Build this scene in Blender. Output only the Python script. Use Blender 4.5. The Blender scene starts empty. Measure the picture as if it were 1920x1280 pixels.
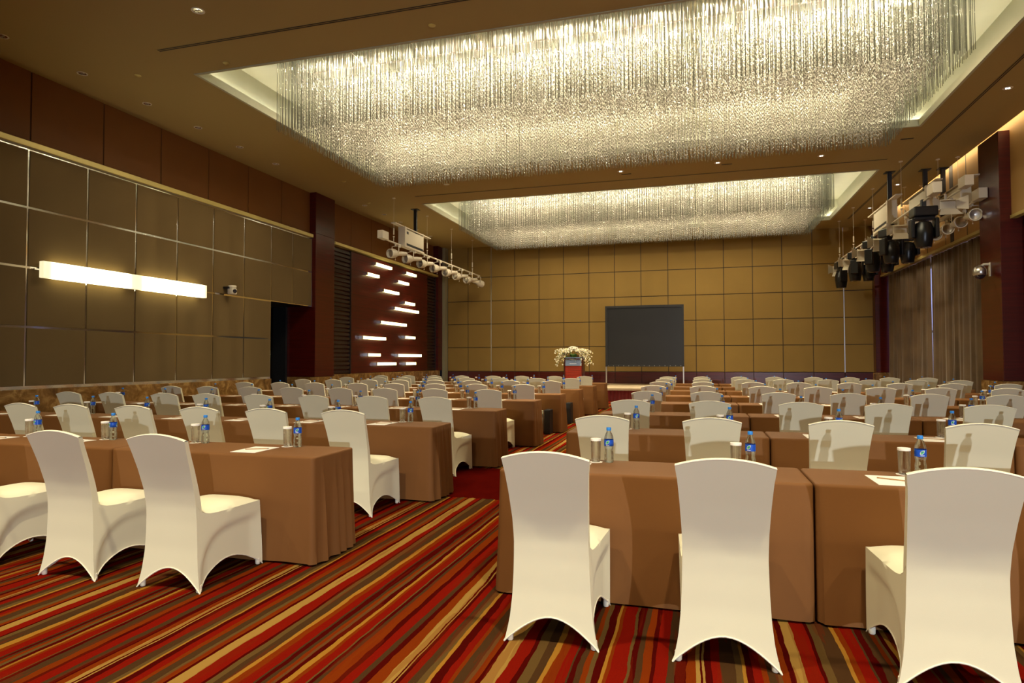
import bpy, bmesh, math, random
from math import sin, cos, pi, radians, exp, sqrt
from mathutils import Vector, Matrix
random.seed(7)
SC = bpy.context.scene
COL = SC.collection
ZC = 6.473; YB = 26.93

# ------------------------------------------------------------------ helpers
class MB:
    """collects shapes, links them as one mesh object"""
    def __init__(s): s.v = []; s.f = []
    def quad(s, a, b, c, d):
        n = len(s.v); s.v += [a, b, c, d]; s.f.append((n, n+1, n+2, n+3)); return s
    def box(s, x0, y0, z0, x1, y1, z1, bev=0.0):
        x0, x1 = min(x0, x1), max(x0, x1); y0, y1 = min(y0, y1), max(y0, y1); z0, z1 = min(z0, z1), max(z0, z1)
        if bev <= 0:
            n = len(s.v)
            s.v += [(x0,y0,z0),(x1,y0,z0),(x1,y1,z0),(x0,y1,z0),(x0,y0,z1),(x1,y0,z1),(x1,y1,z1),(x0,y1,z1)]
            s.f += [tuple(n+i for i in q) for q in ((0,3,2,1),(4,5,6,7),(0,1,5,4),(1,2,6,5),(2,3,7,6),(3,0,4,7))]
            return s
        bm = bmesh.new(); bmesh.ops.create_cube(bm, size=1)
        for v in bm.verts:
            v.co = Vector(((x0+x1)/2+v.co.x*(x1-x0), (y0+y1)/2+v.co.y*(y1-y0), (z0+z1)/2+v.co.z*(z1-z0)))
        bmesh.ops.bevel(bm, geom=bm.edges[:], offset=bev, segments=2, affect='EDGES', profile=.5)
        return s.add_bm(bm)
    def add_bm(s, bm, M=None):
        n = len(s.v); bm.verts.index_update()
        s.v += [tuple((M @ v.co) if M else v.co) for v in bm.verts]
        s.f += [tuple(n+v.index for v in f.verts) for f in bm.faces]
        bm.free(); return s
    def grid(s, fn, nu, nv, flip=False):
        n = len(s.v)
        for j in range(nv+1):
            for i in range(nu+1): s.v.append(tuple(fn(i/nu, j/nv)))
        w = nu+1
        for j in range(nv):
            for i in range(nu):
                q = (n+j*w+i, n+j*w+i+1, n+(j+1)*w+i+1, n+(j+1)*w+i)
                s.f.append(q[::-1] if flip else q)
        return s
    def lathe(s, prof, n=20, c=(0,0,0), axis=None, cap=True):
        """prof: (r, z) pairs; axis: optional direction vector"""
        M = Vector((0,0,1)).rotation_difference(Vector(axis)).to_matrix() if axis is not None else None
        b = len(s.v)
        for r, z in prof:
            for k in range(n):
                p = Vector((r*cos(2*pi*k/n), r*sin(2*pi*k/n), z))
                if M: p = M @ p
                s.v.append((p.x+c[0], p.y+c[1], p.z+c[2]))
        for j in range(len(prof)-1):
            for k in range(n):
                k2 = (k+1) % n
                s.f.append((b+j*n+k, b+j*n+k2, b+(j+1)*n+k2, b+(j+1)*n+k))
        if cap:
            s.f.append(tuple(b+k for k in reversed(range(n))))
            s.f.append(tuple(b+(len(prof)-1)*n+k for k in range(n)))
        return s
    def tube(s, pts, r, n=8):
        pts = [Vector(p) for p in pts]; b = len(s.v); m = len(pts); up = None
        for i, p in enumerate(pts):
            t = (pts[min(i+1, m-1)]-pts[max(i-1, 0)]).normalized()
            a = t.cross(Vector((0,0,1)) if abs(t.z) < .95 else Vector((1,0,0))).normalized()
            if up is not None and a.dot(up) < 0: a = -a
            up = a; c = t.cross(a)
            rr = r[i] if isinstance(r, (list, tuple)) else r
            for k in range(n):
                q = p+rr*(a*cos(2*pi*k/n)+c*sin(2*pi*k/n)); s.v.append(tuple(q))
        for i in range(m-1):
            for k in range(n):
                k2 = (k+1) % n; s.f.append((b+i*n+k, b+i*n+k2, b+(i+1)*n+k2, b+(i+1)*n+k))
        s.f.append(tuple(b+k for k in reversed(range(n)))); s.f.append(tuple(b+(m-1)*n+k for k in range(n)))
        return s
    def build(s, name, mat, parent=None, smooth=None, loc=None, rot=None, weld=False):
        me = bpy.data.meshes.new(name); me.from_pydata(s.v, [], s.f)
        bm = bmesh.new(); bm.from_mesh(me)
        if weld: bmesh.ops.remove_doubles(bm, verts=bm.verts, dist=.0006)
        if len(bm.faces) < 60000: bmesh.ops.recalc_face_normals(bm, faces=bm.faces)
        bm.to_mesh(me); bm.free()
        me.materials.append(mat)
        if smooth is not None:
            me.polygons.foreach_set('use_smooth', [True]*len(me.polygons))
            me.set_sharp_from_angle(angle=radians(smooth))
        o = bpy.data.objects.new(name, me); COL.objects.link(o)
        if parent: o.parent = parent
        if loc: o.location = loc
        if rot: o.rotation_euler = rot
        return o

def tag(o, label=None, cat=None, group=None, kind=None):
    if label: o['label'] = label
    if cat: o['category'] = cat
    if group: o['group'] = group
    if kind: o['kind'] = kind
    return o
def thing(name, label, cat, loc=(0,0,0), rz=0, group=None):
    o = bpy.data.objects.new(name, None); o.empty_display_size = .1; COL.objects.link(o)
    o.location = loc; o.rotation_euler = (0,0,rz); return tag(o, label, cat, group)
def struct(o): o['kind'] = 'structure'; return o
def kids(o): return [c for c in CH.get(o.name, [])]
CH = {}
def index_children():
    CH.clear()
    for o in COL.objects:
        if o.parent: CH.setdefault(o.parent.name, []).append(o)
def copy_tree(o, parent=None):
    c = o.copy(); COL.objects.link(c)
    if parent: c.parent = parent
    for ch in CH.get(o.name, []): copy_tree(ch, c)
    return c

# ------------------------------------------------------------------ materials
def mat(name, col=(.5,.5,.5), rough=.5, metal=0, spec=.5, emit=None, es=0, trans=0, ior=1.45, sheen=0, alpha=1, coat=0):
    m = bpy.data.materials.new(name); m.use_nodes = True
    p = m.node_tree.nodes['Principled BSDF']
    p.inputs['Base Color'].default_value = (*col, 1); p.inputs['Roughness'].default_value = rough
    p.inputs['Metallic'].default_value = metal; p.inputs['Specular IOR Level'].default_value = spec
    p.inputs['Transmission Weight'].default_value = trans; p.inputs['IOR'].default_value = ior
    p.inputs['Sheen Weight'].default_value = sheen; p.inputs['Alpha'].default_value = alpha
    p.inputs['Coat Weight'].default_value = coat
    if emit: p.inputs['Emission Color'].default_value = (*emit, 1); p.inputs['Emission Strength'].default_value = es
    return m
class N:
    """small node building helper"""
    def __init__(s, m): s.t = m.node_tree; s.p = s.t.nodes.get('Principled BSDF'); s.out = s.t.nodes.get('Material Output')
    def n(s, typ, ins=None, **kw):
        x = s.t.nodes.new(typ)
        for k, v in kw.items(): setattr(x, k, v)
        for k, v in (ins or {}).items():
            if isinstance(v, bpy.types.NodeSocket): s.t.links.new(v, x.inputs[k])
            else: x.inputs[k].default_value = v
        return x
    def math(s, op, a, b=None, c=None):
        x = s.t.nodes.new('ShaderNodeMath'); x.operation = op
        for i, v in enumerate((a, b, c)):
            if v is None: continue
            if isinstance(v, bpy.types.NodeSocket): s.t.links.new(v, x.inputs[i])
            else: x.inputs[i].default_value = v
        return x.outputs[0]
    def link(s, a, b): s.t.links.new(a, b)
    def ramp(s, fac, stops, interp='LINEAR'):
        x = s.t.nodes.new('ShaderNodeValToRGB'); x.color_ramp.interpolation = interp
        e = x.color_ramp.elements
        while len(e) > 1: e.remove(e[-1])
        e[0].position = stops[0][0]; e[0].color = (*stops[0][1], 1)
        for p, c in stops[1:]:
            k = e.new(p); k.color = (*c, 1)
        if fac is not None: s.link(fac, x.inputs['Fac'])
        return x.outputs['Color']
    def mix(s, f, a, b, blend='MIX'):
        x = s.t.nodes.new('ShaderNodeMix'); x.data_type = 'RGBA'; x.blend_type = blend
        for i, v in ((0, f), (6, a), (7, b)):
            if isinstance(v, bpy.types.NodeSocket): s.link(v, x.inputs[i])
            else: x.inputs[i].default_value = v if i == 0 else (*v, 1)
        return x.outputs[2]
    def bump(s, h, strength=.2, dist=.01):
        b = s.n('ShaderNodeBump', {'Height': h, 'Strength': strength, 'Distance': dist}); s.link(b.outputs[0], s.p.inputs['Normal'])

def lin(r, g, b):
    f = lambda c: (c/255/12.92) if c/255 <= .04045 else ((c/255+.055)/1.055)**2.4
    return (f(r), f(g), f(b))

def woven(name, col, col2, rough=.85, scale=160, bs=.15, sheen=.1, spec=.3, big=1.2):
    m = mat(name, col, rough, spec=spec, sheen=sheen); k = N(m)
    tc = k.n('ShaderNodeTexCoord')
    n1 = k.n('ShaderNodeTexNoise', {'Vector': tc.outputs['Object'], 'Scale': big, 'Detail': 3})
    k.link(k.mix(n1.outputs['Fac'], col, col2), k.p.inputs['Base Color'])
    n2 = k.n('ShaderNodeTexNoise', {'Vector': tc.outputs['Object'], 'Scale': scale, 'Detail': 2})
    k.bump(n2.outputs['Fac'], bs, .002); return m

def wood(name, c1, c2, rough=.3, axis='Z', scale=(.6,.6,14), seams=None, coat=.2):
    """horizontal-grained veneer; seams: spacing of the dark board joints in z"""
    m = mat(name, c1, rough, coat=coat); k = N(m); tc = k.n('ShaderNodeTexCoord')
    mp = k.n('ShaderNodeMapping', {'Vector': tc.outputs['Object'], 'Scale': scale})
    n1 = k.n('ShaderNodeTexNoise', {'Vector': mp.outputs[0], 'Scale': 1.5, 'Detail': 6, 'Roughness': .6})
    c = k.ramp(n1.outputs['Fac'], [(.3, c1), (.7, c2)])
    if seams:
        sx = k.n('ShaderNodeSeparateXYZ', {'Vector': tc.outputs['Object']})
        f = k.math('FRACT', k.math('DIVIDE', sx.outputs['Z'], seams))
        d = k.math('LESS_THAN', f, .035)
        c = k.mix(d, c, tuple(x*.15 for x in c1))
    k.link(c, k.p.inputs['Base Color']); return m

M = {}
M['cover'] = woven('chair cover stretch fabric', lin(240,235,204), lin(235,229,195), .8, 300, .08, .1, .25, 3)
M['hem'] = mat('chair cover hem', lin(244,238,214), .75)
M['cloth'] = woven('brown satin tablecloth', lin(128,87,50), lin(116,77,41), .6, 350, .12, .0, .12, 1.5)
M['black'] = mat('black matte', (.012,.012,.013), .45)
M['blackmetal'] = mat('black powder coat', (.006,.006,.007), .3)
M['white_paint'] = mat('cream white paint', lin(214,204,184), .4)
M['chrome'] = mat('polished chrome', (.9,.88,.85), .1, 1)
M['steel'] = mat('brushed steel', (.62,.6,.57), .3, 1)
M['fabric_l'] = woven('olive brown wall fabric', lin(106,87,54), lin(98,79,47), .9, 220, .25, .05, .2, .8)
M['fabric_b'] = woven('gold brown wall fabric', lin(144,115,60), lin(132,105,54), .85, 220, .2, .08, .25, .8)
M['leather'] = woven('brown leather wall panel', lin(124,76,28), lin(108,64,24), .55, 60, .1, 0, .4, .8)
M['header'] = woven('tan wall covering', lin(176,140,84), lin(164,130,78), .6, 200, .1, 0, .35, .8)
M['ledge'] = mat('pale olive metal ledge', lin(190,172,104), .4, .3)
M['redwood'] = wood('dark red veneer', lin(82,14,9), lin(54,8,6), .35, seams=.405, coat=.04)
M['redwood_l'] = wood('lectern red veneer', lin(150,42,20), lin(120,30,14), .35)
M['redwood_p'] = wood('red brown veneer', lin(82,18,9), lin(58,11,6), .28, seams=None)
M['louvre'] = wood('dark louvre wood', lin(42,24,16), lin(30,17,12), .5)
M['jointdark'] = mat('dark joint', (.03,.018,.01), .6)
M['ceil'] = mat('warm cream ceiling paint', lin(164,142,92), .85)
M['recess'] = woven('pale silver leaf recess', lin(186,184,160), lin(168,166,142), .6, 30, .05, 0, .4, 1.5)
M['slot'] = mat('dark slot', (.02,.014,.01), .6)
M['column'] = mat('grey green column paint', lin(140,132,104), .5)
M['paper'] = mat('white paper', lin(246,240,228), .7)
M['pencil'] = mat('wooden pencil', lin(170,130,80), .5)
M['glass'] = mat('clear tumbler glass', (1,1,1), .0, trans=1, ior=1.45)
M['pet'] = mat('clear bottle and water', (.93,.98,1), .03, trans=1, ior=1.33)
M['cap'] = mat('blue bottle cap', lin(48,136,224), .35)
M['label'] = mat('blue bottle label', lin(24,84,200), .3)
M['leaf'] = mat('green leaf emblem', lin(70,180,70), .4)
M['leafw'] = mat('white label print', lin(235,240,240), .4)
M['screen'] = mat('dark projection screen', lin(34,34,36), .3, spec=.5)
M['flower'] = mat('white petals', lin(250,244,226), .6)
M['flowery'] = mat('cream yellow petals', lin(236,222,150), .6)
M['green'] = mat('green leaf', lin(60,96,34), .6)
M['sign'] = mat('grey blue sign panel', lin(120,140,176), .35)
M['stageskirt'] = mat('dark red stage skirt', lin(104,10,12), .5, sheen=.3)
M['stagetop'] = mat('pale stage deck', lin(196,176,146), .55)
def emis(name, col, s):
    return mat(name, (.8,.8,.8), .5, emit=col, es=s)
M['sconce_on'] = emis('lit warm diffuser', (1,.86,.42), 9)
M['sconce_end'] = emis('dim end of diffuser', (1,.9,.6), 1.1)
M['wallbar_on'] = emis('lit warm bar', (1,.85,.40), 3)
M['cove'] = emis('cove strip', (.97,.95,.80), 20)
M['cove_r'] = emis('warm cove strip', (1,.84,.55), 16)
M['bulb'] = emis('small halogen', (1,.93,.82), 30)
M['dimbulb'] = emis('dim halogen', (1,.93,.8), 2.5)

# marble
m = mat('brown gold marble', lin(120,86,44), .25); k = N(m); tc = k.n('ShaderNodeTexCoord')
n1 = k.n('ShaderNodeTexNoise', {'Vector': tc.outputs['Object'], 'Scale': 3.2, 'Detail': 8, 'Roughness': .65, 'Distortion': 1.2})
k.link(k.ramp(n1.outputs['Fac'], [(.3, lin(84,58,30)), (.5, lin(132,96,50)), (.62, lin(168,132,76)), (.75, lin(112,80,42))]), k.p.inputs['Base Color'])
M['marble'] = m
# curtain
m = mat('brown velvet curtain', lin(112,88,58), .65, sheen=.5); k = N(m); tc = k.n('ShaderNodeTexCoord')
n1 = k.n('ShaderNodeTexNoise', {'Vector': tc.outputs['Object'], 'Scale': 1.3, 'Detail': 5})
k.link(k.ramp(n1.outputs['Fac'], [(.35, lin(116,92,62)), (.65, lin(92,72,50))]), k.p.inputs['Base Color']); M['curtain'] = m

for key, tint in (('glass', (.97,.97,.96)), ('pet', (.90,.97,1))):
    m = M[key]; k = N(m)
    tr = k.n('ShaderNodeBsdfTransparent', {'Color': (*tint, 1)})
    mx = k.n('ShaderNodeMixShader', {0: .5, 1: k.p.outputs[0], 2: tr.outputs[0]})
    k.link(mx.outputs[0], k.out.inputs['Surface'])
# crystal: light passes between and through, plus bright facets
def crystal(name, tint, transp, rough):
    m = bpy.data.materials.new(name); m.use_nodes = True; k = N(m); t = m.node_tree
    t.nodes.remove(k.p)
    tr = k.n('ShaderNodeBsdfTransparent', {'Color': (*[.96*x for x in (1,1,.97)], 1)})
    gl = k.n('ShaderNodeBsdfGlossy', {'Color': (*tint, 1), 'Roughness': rough})
    di = k.n('ShaderNodeBsdfDiffuse', {'Color': (*tint, 1)})
    tl = k.n('ShaderNodeBsdfTranslucent', {'Color': (*tint, 1)})
    a = k.n('ShaderNodeMixShader', {0: .68, 1: di.outputs[0], 2: tl.outputs[0]})
    b = k.n('ShaderNodeMixShader', {0: .35, 1: a.outputs[0], 2: gl.outputs[0]})
    c = k.n('ShaderNodeMixShader', {0: transp, 1: b.outputs[0], 2: tr.outputs[0]})
    k.link(c.outputs[0], k.out.inputs['Surface']); return m
M['crystal'] = crystal('cut crystal', (.52,.495,.44), .12, .2)
M['rod'] = crystal('clear glass rod', (.27,.28,.24), .42, .08)

# carpet: stripes along the room with wavy edges
def carpet():
    m = mat('striped carpet', (.2,.05,.02), 1.0, spec=0); k = N(m); tc = k.n('ShaderNodeTexCoord')
    P = tc.outputs['Object']
    red, dk, orange = lin(112,18,8), lin(66,8,5), lin(110,42,9)
    tan, olive, brown, gold = lin(146,112,54), lin(88,66,34), lin(66,44,24), lin(146,102,36)
    seq = [(2,brown),(2.5,orange),(2.5,olive),(3.2,dk),(2.2,gold),(2,orange),(5.4,red),(1,olive),(2.6,dk),(2.8,brown),(4.6,orange),(2.4,dk),(6,red),(4.5,brown),
           (3,dk),(4.5,orange),(2.6,tan),(1,dk),(1,tan),(3,dk),(4,red),(5,brown),(3,olive),(1.6,gold),(3,dk),(4,red),(3,orange),(4.5,brown),(2,olive),
           (3.2,orange),(2.4,dk),(5.6,tan),(6.2,red),(2.4,dk),(4.5,olive),(5.6,brown),(2.4,gold),(3.2,orange),(5.6,red),(.9,brown),(2.9,dk)]
    tot = sum(w for w, _ in seq)
    mp = k.n('ShaderNodeMapping', {'Vector': P, 'Scale': (5, 2.0, 1)})
    wob = k.n('ShaderNodeTexNoise', {'Vector': mp.outputs[0], 'Scale': 1.2, 'Detail': 4, 'Roughness': .6})
    mp1 = k.n('ShaderNodeMapping', {'Vector': P, 'Scale': (9, .25, 1)})
    wid = k.n('ShaderNodeTexNoise', {'Vector': mp1.outputs[0], 'Scale': 1, 'Detail': 1})
    sx = k.n('ShaderNodeSeparateXYZ', {'Vector': P})
    x = k.math('ADD', sx.outputs['X'], k.math('MULTIPLY', k.math('SUBTRACT', wob.outputs['Fac'], .5), .035))
    x = k.math('ADD', x, k.math('MULTIPLY', k.math('SUBTRACT', wid.outputs['Fac'], .5), .09))
    u = k.math('FRACT', k.math('DIVIDE', k.math('ADD', x, 100*tot/100+.53), tot/100))
    half = 20; acc = 0; st = []
    for w, c in seq: st.append((acc/tot, c)); acc += w
    split = st[half][0]
    a = k.ramp(u, [(p, c) for p, c in st[:half]], 'CONSTANT')
    b = k.ramp(u, [(0, st[half][1])]+[(p, c) for p, c in st[half+1:]], 'CONSTANT')
    col = k.mix(k.math('GREATER_THAN', u, split), a, b)
    # slow colour drift along the stripes
    mp2 = k.n('ShaderNodeMapping', {'Vector': P, 'Scale': (14, .8, 1)})
    d = k.n('ShaderNodeTexNoise', {'Vector': mp2.outputs[0], 'Scale': 1, 'Detail': 3})
    col = k.mix(k.math('MULTIPLY', k.math('GREATER_THAN', d.outputs['Fac'], .56), .3), col, lin(104,30,10))
    # solid dark red cross band with a ragged edge
    y = k.math('ADD', sx.outputs['Y'], k.math('MULTIPLY', k.math('SUBTRACT', d.outputs['Fac'], .5), .15))
    band = k.math('MULTIPLY', k.math('GREATER_THAN', y, 6.3), k.math('LESS_THAN', y, 8.1))
    n3 = k.n('ShaderNodeTexNoise', {'Vector': P, 'Scale': 5, 'Detail': 4})
    bc = k.mix(n3.outputs['Fac'], lin(84,12,6), lin(66,8,5))
    col = k.mix(band, col, bc)
    k.link(col, k.p.inputs['Base Color'])
    n4 = k.n('ShaderNodeTexNoise', {'Vector': P, 'Scale': 260, 'Detail': 2}); k.bump(n4.outputs['Fac'], .35, .004)
    return m
M['carpet'] = carpet()

# ------------------------------------------------------------------ camera
F_PX, YAW, PITCH, ROLL = 1201.63, .2792, .0298, -.0023
HC = 1.42
cf = Vector((-sin(YAW)*cos(PITCH), cos(YAW)*cos(PITCH), sin(PITCH)))
cr = Vector((cos(YAW), sin(YAW), 0)); cu = cr.cross(cf)
cr2 = cr*cos(ROLL)+cu*sin(ROLL); cu2 = -cr*sin(ROLL)+cu*cos(ROLL)
cam = bpy.data.cameras.new('camera'); co = bpy.data.objects.new('camera', cam); COL.objects.link(co)
cam.sensor_width = 36; cam.lens = 36*F_PX/1920; cam.clip_start = .05
co.matrix_world = Matrix(((cr2.x, cu2.x, -cf.x, 0), (cr2.y, cu2.y, -cf.y, 0), (cr2.z, cu2.z, -cf.z, HC), (0,0,0,1)))
SC.camera = co
def px(x, y, z):
    v = Vector((x, y, z-HC)); d = v.dot(cf)
    if d < .1: return None
    return 960+F_PX*v.dot(cr2)/d, 640-F_PX*v.dot(cu2)/d
def in_view(x, y, z, m=60):
    p = px(x, y, z); return p is not None and -m < p[0] < 1920+m and -m < p[1] < 1280+m

# ------------------------------------------------------------------ shell
XL = -10.995; XU = -11.09; XP = -10.88; XR = 6.43; XH = 6.65
b = MB(); b.box(-12.6, -11, -.1, 7.6, YB+.2, 0); struct(b.build('floor', M['carpet']))
# ceiling slab with two openings
C1 = (-8.4, 9.2, 4.7, 15.6); C2 = (-8.4, 18.95, 4.7, 25.27)
b = MB(); zt = ZC+.13
for (y0, y1) in ((-11, C1[1]), (C1[3], C2[1]), (C2[3], YB+.2)): b.box(-12.6, y0, ZC, 6.45, y1, zt)
for c in (C1, C2):
    b.box(-12.6, c[1], ZC, c[0], c[3], zt); b.box(c[2], c[1], ZC, 6.45, c[3], zt)
b.box(6.45, -11, 6.82, 7.6, YB+.2, 6.9); b.box(6.3, -11, zt, 6.34, YB+.2, 6.9)
struct(b.build('ceiling', M['ceil']))
for i, c in enumerate((C1, C2)):
    b = MB(); x0, y0, x1, y1 = c; g = .33; zt2 = 7.28; z0 = zt
    b.box(x0-g-.05, y0-g-.05, z0, x0-g, y1+g+.05, zt2); b.box(x1+g, y0-g-.05, z0, x1+g+.05, y1+g+.05, zt2)
    b.box(x0-g, y0-g-.05, z0, x1+g, y0-g, zt2); b.box(x0-g, y1+g, z0, x1+g, y1+g+.05, zt2)
    b.box(x0-g-.05, y0-g-.05, zt2, x1+g+.05, y1+g+.05, zt2+.05)
    # pale lip lining the opening
    b.box(x0-.04, y0-.04, ZC-.012, x0+.012, y1+.04, zt+.01); b.box(x1-.012, y0-.04, ZC-.012, x1+.04, y1+.04, zt+.01)
    b.box(x0, y0-.04, ZC-.012, x1, y0+.012, zt+.01); b.box(x0, y1-.012, ZC-.012, x1, y1+.04, zt+.01)
    struct(b.build('trim_%d' % (i+1), M['recess']))
    s = MB(); zl = zt+.02
    s.box(x0-.24, y0-.2, zl, x0-.2, y1+.2, zl+.03); s.box(x1+.2, y0-.2, zl, x1+.24, y1+.2, zl+.03)
    s.box(x0-.2, y0-.24, zl, x1+.2, y0-.2, zl+.03); s.box(x0-.2, y1+.2, zl, x1+.2, y1+.24, zl+.03)
    tag(s.build('cove_light', M['cove']), ['hidden cove light strip around the nearer ceiling recess', 'hidden cove light strip around the farther ceiling recess'][i], 'cove light')

# back wall
bx0, bdx = -9.76, 1.0864; rows = [.946, 2.001, 3.036, 4.058, 5.118, ZC+.2]
b = MB(); b.box(-12.6, YB+.03, 0, 7.6, YB+.2, 7); wb = struct(b.build('wall_back', M['jointdark']))
b = MB(); xs = [-10.73]+[bx0+i*bdx for i in range(16)]
for i in range(len(xs)-1):
    for j in range(5):
        b.box(xs[i]+.012, YB, rows[j]+.012, xs[i+1]-.012, YB+.035, rows[j+1]-.012, .008)
b.build('fabric_panels', M['fabric_b'], wb)
b = MB()
for i in range(len(xs)-1): b.box(xs[i]+.01, YB, 0, xs[i+1]-.01, YB+.035, rows[0]-.01, .004)
b.build('wood_base', M['redwood_p'], wb)
b = MB(); b.box(-10.88, YB-.3, 0, -10.74, YB+.03, ZC); struct(b.build('trim_3', M['column']))
b = MB()
for kx in (1, 14): b.box(bx0+kx*bdx-.014, YB-.012, rows[0], bx0+kx*bdx+.014, YB+.03, ZC)
struct(b.build('trim_4', M['steel']))

# left wall, section with mirror joints
wl = MB(); wl.box(XL-.06, -11, 0, XL-.012, 14.79, 5.09); wl.box(XL-.06, 14.79, 3.04, XL-.012, 16.7, 5.09)
WL = struct(wl.build('wall_left', M['chrome']))
ys = [8.22, 9.34, 10.43, 11.52, 12.62, 13.71, 14.79, 15.74, 16.69]
yy = 8.22
while yy > -11: yy -= 1.09; ys.insert(0, yy)
zr = [.985, 2.016, 3.04, 4.07, 5.076]
b = MB()
for i in range(len(ys)-1):
    for j in range(4):
        if ys[i] > 14.7 and j < 2: continue
        g = .019
        b.box(XL-.04, ys[i]+g, zr[j]+g, XL, ys[i+1]-g, zr[j+1]-g, .005)
b.build('fabric_panels', M['fabric_l'], WL)
b = MB(); b.box(XL-.2, -11, 0, XL+.03, 14.79, .95, .006); b.build('marble_base', M['marble'], WL)
b = MB(); b.box(XU-.05, -11, 5.1, XU-.02, YB, 6.6); b.build('upper_backing', M['jointdark'], WL)
ju = [-11.1,-10,-8.6,-7.2,-5.8,-4.4,-2.98, -1.57, -.16, 1.25, 2.66, 4.07, 5.48, 6.89, 8.31, 9.74, 11.14, 12.55, 13.95, 15.34, 16.74]
b = MB()
for i in range(len(ju)-1): b.box(XU-.03, ju[i]+.012, 5.2, XU, ju[i+1]-.012, 6.55, .006)
ju2 = [17.72, 19.09, 20.5, 21.9, 23.3, 24.7, 26.1, 26.7]
for i in range(len(ju2)-1): b.box(XU-.03, ju2[i]+.012, 5.2, XU, ju2[i+1]-.012, 6.55, .006)
b.build('leather_panels', M['leather'], WL)
b = MB(); b.box(XU-.05, -11, 5.1, -10.93, 16.66, 5.2, .008); b.box(XU-.05, 17.76, 5.09, -10.86, 26.15, 5.18, .008)
b.build('ledge', M['ledge'], WL)
# alcove behind the opening
b = MB(); b.box(-12.5, 14.6, 0, XL-.07, 14.78, 3.1); b.box(-12.55, 14.6, 0, -12.5, 16.9, 3.1); b.box(-12.5, 14.7, 3.05, XL-.07, 16.8, 3.12)
b.box(-12.55, 16.6, 0, -11.83, 16.69, 3.1)
b.build('alcove', M['black'], WL)
b = MB(); b.box(-12.1, 16.7, .95, XP, 17.74, 5.25, .01); b.box(XL-.2, 16.7, 5.255, XP, 17.74, ZC)
struct(b.build('trim_5', M['redwood_p']))
b = MB(); b.box(-12.1, 16.69, 0, XP+.03, 17.74, .945)
b.box(XL-.2, 17.74, 0, XP+.03, 26.3, 1.0, .006); struct(b.build('trim_6', M['marble']))
# section two: louvres and light wall
b = MB(); b.box(XL-.1, 17.74, 1.0, XL-.07, 26.6, 5.1); b.box(XL-.1, 26.12, 1.0, -10.86, 26.6, ZC)
w2 = struct(b.build('trim_7', M['redwood']))
b = MB(); b.box(XL-.07, 18.95, 1.01, XL+.02, 25.2, 5.07, .006); b.build('wood_panel', M['redwood'], w2)
b = MB()
for (a, c) in ((17.78, 18.88), (25.24, 26.08)):
    for j in range(30):
        z = 1.03+j*.1345
        b.box(XL-.05, a, z, XL+.0, c, z+.085)
    b.box(XL-.05, c+.01, 1.0, XL+.03, c+.05, 5.07)
b.build('louvre_slats', M['louvre'], w2)

# right wall: headers, pillars, window
b = MB(); b.box(7.5, -11, 0, 7.6, YB+.2, 7); b.box(XH, -11, 4.55, 7.6, YB, 6.83); b.box(6.95, 17.4, 0, 7.5, 17.5, 4.6)
WR = struct(b.build('wall_right', M['header']))
b = MB()
for y in (12.2, 13.6, 15, 18.7, 20.16, 21.6, 23.0, 24.4, 25.8): b.box(XH-.003, y, 4.56, XH+.01, y+.03, 6.8)
b.box(XH-.004, 19.58, 4.56, XH+.01, 19.83, 6.8)
b.build('panel_joints', M['jointdark'], WR)
b = MB(); b.box(XH-.03, -11, 4.49, XH+.1, 16.35, 4.56); b.box(XH-.03, 17.4, 4.49, XH+.1, 26.6, 4.56); b.build('header_trim', M['ledge'], WR)
b = MB(); b.box(XR, 16.35, .95, 7.5, 17.4, 6.44, .008); b.box(XR, 26.6, .95, 7.5, YB+.03, 4.56, .008); b.box(XR, 26.6, 4.56, 7.5, YB+.03, 6.83)
struct(b.build('trim_8', M['redwood_p']))
b = MB(); b.box(XR-.03, 16.33, 0, 7.5, 17.42, .945); b.box(XR-.03, 26.58, 0, 7.5, YB+.03, .945); struct(b.build('trim_9', M['marble']))
b = MB(); b.box(6.5, -11, zt+.01, 6.54, YB, zt+.04); tag(b.build('cove_light', M['cove_r']), 'long hidden cove light strip above the tan right wall', 'cove light')
# wall behind the camera, closing the room
b = MB(); b.box(-12.6, -11.1, 0, 7.6, -11, 7); struct(b.build('wall_front', M['fabric_b']))
# windows behind the curtains
b = MB(); b.box(7.44, 17.6, 0.1, 7.47, 26.5, 4.4); 
M['windowglow'] = emis('dusk daylight in window', (.42,.5,1.0), .9)
W = struct(b.build('window_1', M['windowglow']))
b = MB()
for y in (17.6, 19.8, 22.0, 24.2, 26.4): b.box(7.38, y, .1, 7.46, y+.07, 4.5)
for z in (.1, 2.3, 4.43): b.box(7.38, 17.6, z, 7.46, 26.47, z+.07)
b.build('window_frame', M['blackmetal'], W)

# curtains
def curtain(y0, y1, x, z0, z1, label, seed):
    rnd = random.Random(seed); n = int((y1-y0)*36); ph = 0; offs = []
    for i in range(n+1):
        ph += 2*pi/36*(5.2+2.6*sin(i*.13+seed)+rnd.uniform(-1, 1)); offs.append((sin(ph)*.06+sin(ph*.37+seed)*.03, .7+.3*rnd.random()))
    bb = MB()
    def f(u, v):
        i = int(round(u*n)); o, a = offs[i]; z = z1+(z0-z1)*v
        return (x+o*(.55+.6*v)*a, y0+(y1-y0)*u+.012*sin(6*v+i*.5), z)
    bb.grid(f, n, 6)
    o = bb.build('curtain', M['curtain'], smooth=80)
    sol = o.modifiers.new('thickness', 'SOLIDIFY'); sol.thickness = .006
    return tag(o, label, 'curtain', None)
curtain(17.5, 22.22, 6.92, .02, 4.54, 'brown velvet curtain, nearer half of the pair beside the ceiling camera pillar', 1)
curtain(22.26, 26.5, 6.92, .02, 4.54, 'brown velvet curtain, farther half of the pair, reaching the back corner', 4)
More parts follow.
